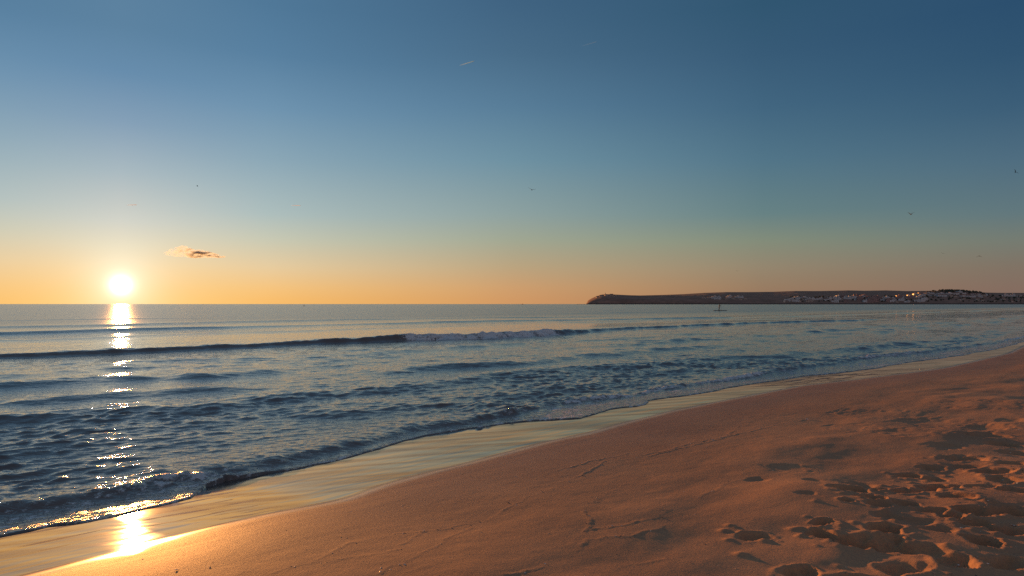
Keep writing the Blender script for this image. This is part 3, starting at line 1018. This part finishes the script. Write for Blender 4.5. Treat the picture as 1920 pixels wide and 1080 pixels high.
# ------------------------------------------------------------------ buoys and a far boat
buoy_m = material('dark_buoy', (0.05, 0.03, 0.025), 0.6)
bu = empty('buoy', at_sea(570, 640, -0.1))
bm = bmesh.new(); tube(bm, [(0, 0, -.4), (0, 0, 0), (0, 0, .45), (0, 0, .8)], [.3, .55, .55, .2], 12); bm_obj('float', bm, buoy_m, bu, True)
bm = bmesh.new(); tube(bm, [(0, 0, .7), (0, 0, 1.5)], [.06, .05], 6); bm_obj('mast', bm, buoy_m, bu)
bm = bmesh.new(); tube(bm, [(0, 0, 1.35), (0, 0, 1.6), (0, 0, 1.85)], [.05, .22, .05], 8); bm_obj('topmark', bm, buoy_m, bu)
tag(bu, 'small dark buoy floating left of the middle, just below the horizon', 'buoy')


def boat(px, dist, k, label):
    b = empty('fishing_boat', at_sea(px, dist), 0.5)
    b.scale = (k,) * 3
    bm = bmesh.new()
    tube(bm, [(-4, 0, .7), (-3.6, 0, .6), (0, 0, .5), (3, 0, .75), (4.3, 0, 1.2)], [(1.2, .8), (1.4, .9), (1.5, .95), (.9, .8), (.05, .2)], 10)
    bm_obj('hull', bm, buoy_m, b, True)
    bm = bmesh.new(); box(bm, (-1.2, 0, 2.2), (2.6, 1.8, 2.0)); box(bm, (-1.2, 0, 3.3), (3.0, 2.1, .15)); bm_obj('cabin', bm, wall_cream, b)
    bm = bmesh.new(); tube(bm, [(.4, 0, 1.2), (.4, 0, 6)], [.09, .05], 6); bm_obj('mast', bm, buoy_m, b)
    tag(b, label, 'boat')


boat(980, 2900, 1.0, 'small dark fishing boat on the horizon left of the headland')
boat(741, 3900, 0.7, 'tiny dark boat on the horizon near the middle, farthest from the headland')

# ------------------------------------------------------------------ birds
bird_m = material('bird_plumage', (0.022, 0.024, 0.028), 0.8)


def bird(px, py, dist, span, lift, bank, heading, label):
    """gull-like bird: body, head, tail and two bent wings in one skin"""
    bm = bmesh.new()
    k = span / 1.3 * 1.6
    tube(bm, [(.36, 0, .01), (.30, 0, .01), (.25, 0, .02), (.16, 0, .01), (.0, 0, 0), (-.16, 0, .01), (-.26, 0, .02), (-.36, 0, .02)],
         [(.004, .004), (.018, .014), (.045, .045), (.05, .05), (.085, .08), (.06, .05), (.05, .02), (.075, .006)], 8)
    for sgn in (-1, 1):
        e = lift * 0.5
        rows = [((.13, .05), (-.10, .05), .03), ((.17, .28), (-.07, .28), .03 + .23 * math.tan(lift)), ((.10, .48), (-.06, .48), .03 + .23 * math.tan(lift) + .20 * math.tan(lift - .35)),
                ((-.08, .65), (-.11, .65), .03 + .23 * math.tan(lift) + .37 * math.tan(lift - .35))]
        up_, lo_ = [], []
        for (a, b, z) in rows:
            up_.append((bm.verts.new((a[0], sgn * a[1], z)), bm.verts.new((b[0], sgn * b[1], z - .005)), bm.verts.new(((a[0] + b[0]) / 2, sgn * a[1], z + .02))))
        for r0, r1 in zip(up_, up_[1:]):
            bm.faces.new((r0[0], r1[0], r1[2], r0[2])); bm.faces.new((r0[2], r1[2], r1[1], r0[1])); bm.faces.new((r0[1], r1[1], r1[0], r0[0]))
        bm.faces.new(up_[-1]); bm.faces.new(up_[0][::-1])
    bmesh.ops.recalc_face_normals(bm, faces=bm.faces)
    o = bm_obj('bird', bm, bird_m)
    o.location = ((px - 960) / F * dist, dist, HC + (HORIZON - py) / F * dist)
    o.rotation_euler = (bank, 0, heading)
    o.scale = (k,) * 3
    tag(o, label, 'bird', 'seabirds over the bay')


bird(997, 356, 190, 1.35, .5, .25, R(75), 'dark bird gliding high in the middle of the sky, largest of the birds')
bird(1708, 402, 210, 1.3, .75, 0, R(90), 'dark bird with raised wings, above the right part of the headland')
bird(1836, 480, 260, 1.3, -.3, 0, R(80), 'dark bird with drooping wings, lower of the right pair above the town')
bird(1768, 475, 330, 1.1, .3, .5, R(60), 'speck of a bird left of the one with drooping wings')
bird(1904, 323, 180, 1.0, .6, .9, R(20), 'dark bird at the right edge of the sky')
bird(370, 349, 330, 1.1, .4, .6, R(40), 'speck of a bird high above the small cloud')
bird(1382, 508, 420, 1.1, .3, .2, R(70), 'tiny bird low over the middle of the headland')

# ------------------------------------------------------------------ condensation trails
trail_m = bpy.data.materials.new('vapour_trail')
trail_m.use_nodes = True
g = NT(trail_m.node_tree)
nt_ = trail_m.node_tree
nt_.nodes.remove(nt_.nodes['Principled BSDF'])
outn = nt_.nodes['Material Output']
ag = g.n('ShaderNodeAttribute', attribute_name='dense').outputs['Fac']
dif = g.n('ShaderNodeBsdfDiffuse'); dif.inputs[0].default_value = (.5, .82, 1, 1)
trl = g.n('ShaderNodeBsdfTranslucent'); trl.inputs[0].default_value = (.5, .82, 1, 1)
tra = g.n('ShaderNodeBsdfTransparent')
mx = g.n('ShaderNodeMixShader'); mx.inputs[0].default_value = .5
nt_.links.new(dif.outputs[0], mx.inputs[1]); nt_.links.new(trl.outputs[0], mx.inputs[2])
mx2 = g.n('ShaderNodeMixShader')
g.put(mx2.inputs[0], ag)
nt_.links.new(tra.outputs[0], mx2.inputs[1]); nt_.links.new(mx.outputs[0], mx2.inputs[2])
nt_.links.new(mx2.outputs[0], outn.inputs[0])


trail_w = trail_m.copy()
trail_w.name = 'white_vapour_trail'
for nd in trail_w.node_tree.nodes:
    if nd.type in ('BSDF_DIFFUSE', 'BSDF_TRANSLUCENT'):
        nd.inputs[0].default_value = (1, 1, 1, 1)


def contrail(p0, p1, dist, width, dens, label, mat=None):
    def pt(p):
        k = dist / math.sqrt(F * F + (p[0] - 960) ** 2 + (HORIZON - p[1]) ** 2)
        return Vector(((p[0] - 960) * k, F * k, HC + (HORIZON - p[1]) * k))
    a, b = pt(p0), pt(p1)
    bm = bmesh.new()
    n_ = 14
    tube(bm, [a.lerp(b, i / n_) for i in range(n_ + 1)], [width * (0.6 + 0.4 * (1 - i / n_)) if i < n_ else width * .2 for i in range(n_ + 1)], 8)
    o = bm_obj('contrail', bm, mat or trail_m, None, True)
    at = o.data.attributes.new('dense', 'FLOAT', 'POINT')
    ab = b - a
    for i, v_ in enumerate(o.data.vertices):
        u = max(0, min(1, (v_.co - a).dot(ab) / ab.dot(ab)))
        at.data[i].value = dens * u ** 0.8
    tag(o, label, 'contrail')


contrail((861, 123), (890, 114), 28000, 22, .85, 'short bright contrail high in the middle of the sky')
contrail((1089, 87), (1119, 78), 30000, 20, .12, 'faint short contrail, highest of the four')
contrail((237, 384.5), (257, 384), 42000, 24, .7, 'short level contrail above the sun at far left', trail_w)
contrail((545, 385), (564, 385.5), 42000, 24, .7, 'short level contrail right of the small cloud', trail_w)

# ------------------------------------------------------------------ the one small cloud
CD = 12000.0


def sky_pt(px, py, dd=0.0):
    k = CD / F
    return Vector(((px - 960) * k, CD + dd, HC + (HORIZON - py) * k))


cl = bpy.data.materials.new('cloud_vapour')
cl.use_nodes = True
g = NT(cl.node_tree)
nt_ = cl.node_tree
nt_.nodes.remove(nt_.nodes['Principled BSDF'])
t = g.n('ShaderNodeTexCoord')
mp = g.n('ShaderNodeMapping'); g.put(mp.inputs[0], t.outputs['Object'])
mp.inputs['Scale'].default_value = (0.8, 1, 2.4)
nz = g.noise(mp.outputs[0], 0.010, 6, 0.62)
at = g.n('ShaderNodeSeparateXYZ'); g.put(at.inputs[0], t.outputs['Object'])
thick = g.rng(at.outputs[0], -200.0, 20.0, 0.16, 1.0)
den = g.m('MULTIPLY', g.m('MULTIPLY', g.rng(nz, 0.46, 0.66), thick), 0.032)
pv = g.n('ShaderNodeVolumePrincipled')
pv.inputs['Color'].default_value = (.84, .95, 1.0, 1)
pv.inputs['Anisotropy'].default_value = 0.5
g.put(pv.inputs['Density'], den)
nt_.links.new(pv.outputs[0], nt_.nodes['Material Output'].inputs['Volume'])
# outline along its length: picture x, centre height, half height
prof = [(306, 475, 2), (318, 474, 6), (332, 473, 9), (345, 471, 11), (355, 474, 9), (365, 476, 8), (378, 475.5, 8), (390, 477.5, 6), (402, 479, 4.5), (412, 480.5, 3), (422, 481.5, 1.2)]
cc = sky_pt(364, 476)
bm = bmesh.new()
tube(bm, [sky_pt(x, y) - cc for x, y, r_ in prof], [(r_ * 1.9 * CD / F, r_ * 1.0 * CD / F) for x, y, r_ in prof], 16)
cloud = bm_obj('cloud', bm, cl, None, True)
cloud.location = cc
tag(cloud, 'small flat brownish cloud with bright wisps, right of the sun', 'cloud')

# ------------------------------------------------------------------ shells and litter on the sand
shell_m = [speckle(material('pale_shell', (0.62, 0.54, 0.46), 0.5), .15, 60), speckle(material('dark_pebble', (0.07, 0.06, 0.055), 0.6), .2, 60), speckle(material('tan_shell', (0.42, 0.30, 0.20), 0.6), .2, 60)]
bm = bmesh.new()
rnd = random.Random(33)


def chip(bm, x, y, z, r, mat):
    v_ = []
    a0 = rnd.uniform(0, 6.28)
    m_ = Matrix.Translation((x, y, z)) @ Matrix.Rotation(a0, 4, 'Z') @ Matrix.Rotation(rnd.gauss(0, .5), 4, 'X')
    pts = [(-1, -.5, 0), (.2, -.8, 0), (1, 0, .05), (.3, .7, 0), (-.8, .6, 0), (0, 0, .45)]
    v_ = [bm.verts.new(m_ @ (Vector(p) * r * rnd.uniform(.8, 1.2))) for p in pts]
    for i in range(5):
        f = bm.faces.new((v_[i], v_[(i + 1) % 5], v_[5])); f.material_index = mat


for (a, b) in debris:
    x, y = to_xy(a, b)
    chip(bm, x, y, sand_z(a, b) + .001, rnd.uniform(.003, .008), rnd.choice((0, 0, 2, 1, 1)))
for _ in range(7000):
    a, b = rnd.uniform(0.8, 14), rnd.uniform(-.5, 6.0)
    d_ = float(wet_n(np.array(a))) - b
    if d_ < 0.3 or rnd.random() > (0.12 if d_ < 4.6 else 0.95):
        continue
    x, y = to_xy(a, b)
    chip(bm, x, y, sand_z(a, b) + .001, rnd.uniform(.0025, .007) * (1.0 if d_ < 4.6 else 1.3), rnd.choice((0, 2, 2, 1)))
frag = bm_obj('shell_fragments', bm, shell_m)
tag(frag, 'tiny shell fragments and grit scattered over the sand', 'shells', kind='stuff')


def shell(px, py, r, mat, label, cat='shell', name='shell'):
    """half-open cockle: ribbed fan with a hinge"""
    x, y = px_on_beach(px, py)
    a, b = to_sn(x, y)
    bm = bmesh.new()
    nu, nv = 14, 5
    hinge = bm.verts.new((0, 0, .15))
    rows = []
    for j in range(1, nv + 1):
        t_ = j / nv
        rows.append([bm.verts.new((t_ * math.cos(R(-75 + 150 * i / nu)), t_ * math.sin(R(-75 + 150 * i / nu)), .15 + .45 * math.sin(math.pi * t_ * .9) + (.04 * t_ if i % 2 else 0) - .15 * t_)) for i in range(nu + 1)])
    for i in range(nu):
        bm.faces.new((hinge, rows[0][i], rows[0][i + 1]))
        for j in range(nv - 1):
            bm.faces.new((rows[j][i], rows[j + 1][i], rows[j + 1][i + 1], rows[j][i + 1]))
    o = bm_obj(name, bm, mat, None, True)
    o.modifiers.new('thick', 'SOLIDIFY').thickness = .08
    o.scale = (r,) * 3
    o.location = (x, y, sand_z(a, b))
    o.rotation_euler = (rnd.gauss(0, .2), rnd.gauss(0, .2), rnd.uniform(0, 6))
    tag(o, label, cat)


shell(1512, 786, .03, shell_m[0], 'pale shell on the smooth sand at the edge of the shaded berm')
shell(952, 943, .014, shell_m[1], 'dark shell on the swash mark in the middle of the smooth sand')
shell(1120, 933, .012, shell_m[2], 'tan shell on the damp sand right of the middle')
shell(1901, 994, .018, shell_m[0], 'white shell among the footprints at the right edge')
shell(330, 1071, .012, shell_m[0], 'small pale shell on the orange sand at lower left')
